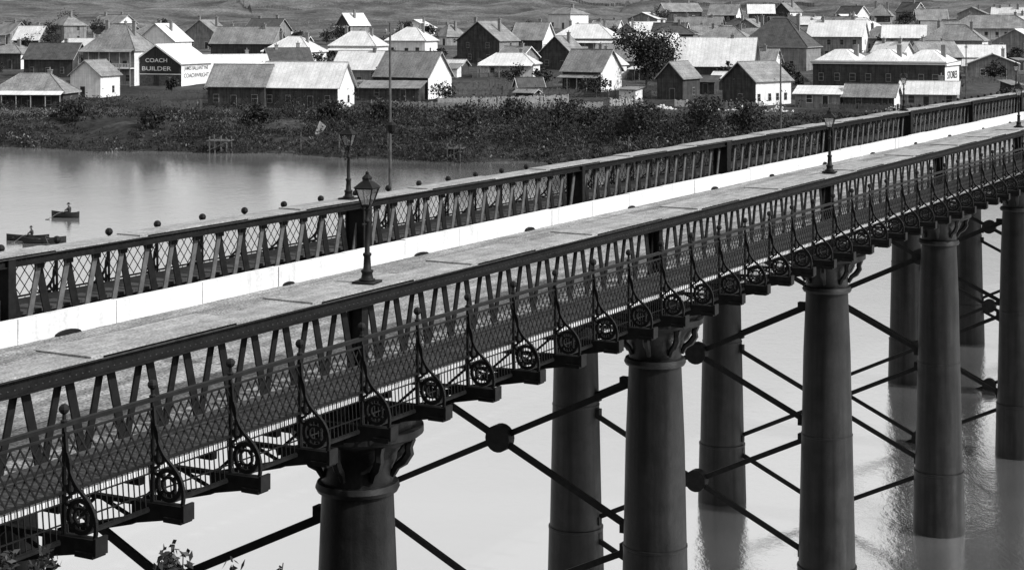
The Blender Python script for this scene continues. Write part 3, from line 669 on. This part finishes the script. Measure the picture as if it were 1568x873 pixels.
b.obj('broken_paling_stack',loc=(-33,shore(-33)+10,gz(-33,shore(-33)+10)))

# ---------------------------------------------------------------- rowing boats and rowers
def boat(X,D,L_,rot,person=True,name='rowing_boat',z=0):
    e=empty(name,(X,D,z),rot); b=MB(); n=13; rows=[]
    for i in range(n):
        t=-1+2*i/(n-1); w=.62*(1-abs(t)**2.6)+.02; sheer=.42+.22*t*t
        rows.append([(t*L_/2,-w,sheer),(t*L_/2,-w*.8,.1),(t*L_/2,0,-.15+.12*t*t),(t*L_/2,w*.8,.1),(t*L_/2,w,sheer),(t*L_/2,w-.05*min(1,w*4),sheer-.02),(t*L_/2,w*.7,.12),(t*L_/2,0,-.08+.12*t*t),(t*L_/2,-w*.7,.12),(t*L_/2,-w+.05*min(1,w*4),sheer-.02)])
    m=10; vs=[p for r in rows for p in r]; fs=[(i*m+j,(i+1)*m+j,(i+1)*m+(j+1)%m,i*m+(j+1)%m) for i in range(n-1) for j in range(m)]
    b.add(vs,fs,'iron')
    for tx in(-.25,.15,.6): b.box(tx*L_/2-.1,tx*L_/2+.1,-.5,.5,.3,.34,'wood')
    for sy in(-1,1): b.tube([(0.1,sy*.25,.62),(.3,sy*1.1,.45),(.6,sy*2.2,.05)],[.025,.025,.03],'wood',5); b.box(.5,.85,sy*2.2-.1,sy*2.2+.1,.0,.06,'wood')
    b.obj('hull',e)
    if person:
        J=[(-.22,0,.42),(-.25,0,.65),(-.2,0,.92),(-.17,0,1.04),(-.14,0,1.22),
           (-.2,.2,.95),(.0,.3,.75),(.18,.22,.66),(-.2,-.2,.95),(.0,-.3,.75),(.18,-.22,.66),
           (-.15,.11,.4),(.22,.13,.55),(.5,.13,.15),(.6,.13,.12),(-.15,-.11,.4),(.22,-.13,.55),(.5,-.13,.15),(.6,-.13,.12)]
        E=[(0,1),(1,2),(2,3),(3,4),(2,5),(5,6),(6,7),(2,8),(8,9),(9,10),(0,11),(11,12),(12,13),(13,14),(0,15),(15,16),(16,17),(17,18)]
        rad=[.17,.16,.2,.07,.11,.09,.06,.045,.09,.06,.045,.11,.08,.055,.05,.11,.08,.055,.05]
        me=bpy.data.meshes.new('rower_body'); me.from_pydata(J,E,[]); me.materials.append(M['cloth'])
        ob=bpy.data.objects.new('rower',me); scene.collection.objects.link(ob); ob.parent=e; ob.location=(-.2,0,0)
        ob.modifiers.new('skin','SKIN'); sv=me.skin_vertices[0].data
        for i,r in enumerate(rad): sv[i].radius=(r,r)
        sv[0].use_root=True
        ob.modifiers.new('sub','SUBSURF').levels=1
        h=MB(); h.lathe([(0,.2),(.02,.2),(.03,.12),(.14,.11),(.17,.06)],(-.34,0,1.28),'cloth',12); h.ball((-.31,0,1.22),.095,'skin',10,7); h.obj('hat_and_face',e)
    return e
boat(-49.8,193,3.0,math.radians(165)).scale=(1.15,1.15,1.15)
boat(-46.2,171,4.2,math.radians(10),False); boat(-48.4,173,4.4,math.radians(175),True)

# ---------------------------------------------------------------- near hillside shrubs
def shrub(X,D,h,tips,name):
    z=gz(X,D); b=MB(); rr=random.Random(int(h*100))
    for (tx,ty,tz,den) in tips:
        p0=Vector((0,0,-.2)); p3=Vector((tx-X,ty-D,tz-z)); p1=p0.lerp(p3,.4)+Vector((rr.uniform(-.1,.1),0,.2)); p2=p0.lerp(p3,.75)
        b.tube([p0,p1,p2,p3],[.03,.02,.01,.003],'bark',5)
        for i in range(den):
            t=rr.random()**.6; c=p2.lerp(p3,t)+Vector((rr.gauss(0,.05),rr.gauss(0,.05),rr.gauss(0,.04)))*(1.35-t)
            s=rr.uniform(.012,.028); u=Vector((rr.gauss(0,1),rr.gauss(0,.6),rr.gauss(0,1))).normalized(); v=u.cross(Vector((rr.gauss(0,1),rr.gauss(0,1),rr.gauss(0,1)))).normalized()
            b.add([c-u*s*1.3,c+v*s*.6,c+u*s*1.3,c-v*s*.6],[(0,1,2,3)],'leaf' if rr.random()<.8 else 'leaf2')
    b.obj(name,loc=(X,D,z))
tp=[(-1.77,9,22-2.73,200),(-1.72,9.05,22-2.79,120),(-1.45,9,22-2.83,70),(-1.19,9,22-2.82,60),(-1.83,9.1,22-2.80,90)]
shrub(-1.9,9.6,4,tp,'hillside_shrub')
tp=[(-2.65+U(-.22,.25),9+U(-.1,.1),22-2.84+U(-.06,.08),260) for i in range(9)]
shrub(-2.7,9.5,4.1,tp,'hillside_shrub')

# ---------------------------------------------------------------- light, world, camera
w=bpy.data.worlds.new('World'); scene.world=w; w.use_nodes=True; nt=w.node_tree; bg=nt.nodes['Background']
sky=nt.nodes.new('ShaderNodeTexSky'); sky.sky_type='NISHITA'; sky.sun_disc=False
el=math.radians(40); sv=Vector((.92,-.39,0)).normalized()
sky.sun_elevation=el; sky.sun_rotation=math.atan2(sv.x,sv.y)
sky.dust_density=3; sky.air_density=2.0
# a blue-sensitive plate records the blue part of the sky as tone
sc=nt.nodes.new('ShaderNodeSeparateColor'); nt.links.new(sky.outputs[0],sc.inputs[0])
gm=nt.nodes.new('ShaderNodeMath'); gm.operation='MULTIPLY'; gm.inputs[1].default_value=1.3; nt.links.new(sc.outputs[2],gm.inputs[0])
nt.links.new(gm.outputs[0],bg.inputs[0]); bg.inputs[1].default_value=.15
sd=bpy.data.lights.new('sun','SUN'); sd.energy=4.6; sd.angle=math.radians(.6); so=bpy.data.objects.new('sun',sd); scene.collection.objects.link(so)
dirv=-(sv*math.cos(el)+Vector((0,0,math.sin(el)))); so.rotation_euler=dirv.to_track_quat('-Z','Y').to_euler(); so.location=(60,-60,120)
cd=bpy.data.cameras.new('camera'); cam=bpy.data.objects.new('camera',cd); scene.collection.objects.link(cam); scene.camera=cam
cam.location=(0,0,22); cam.rotation_euler=(math.pi/2,0,0); cd.sensor_width=36; cd.lens=36*2650/1568; cd.shift_y=-405.5/1568; cd.clip_end=12000; cd.clip_start=.5
scene.view_settings.view_transform='Standard'; scene.view_settings.look='None'; scene.view_settings.exposure=0
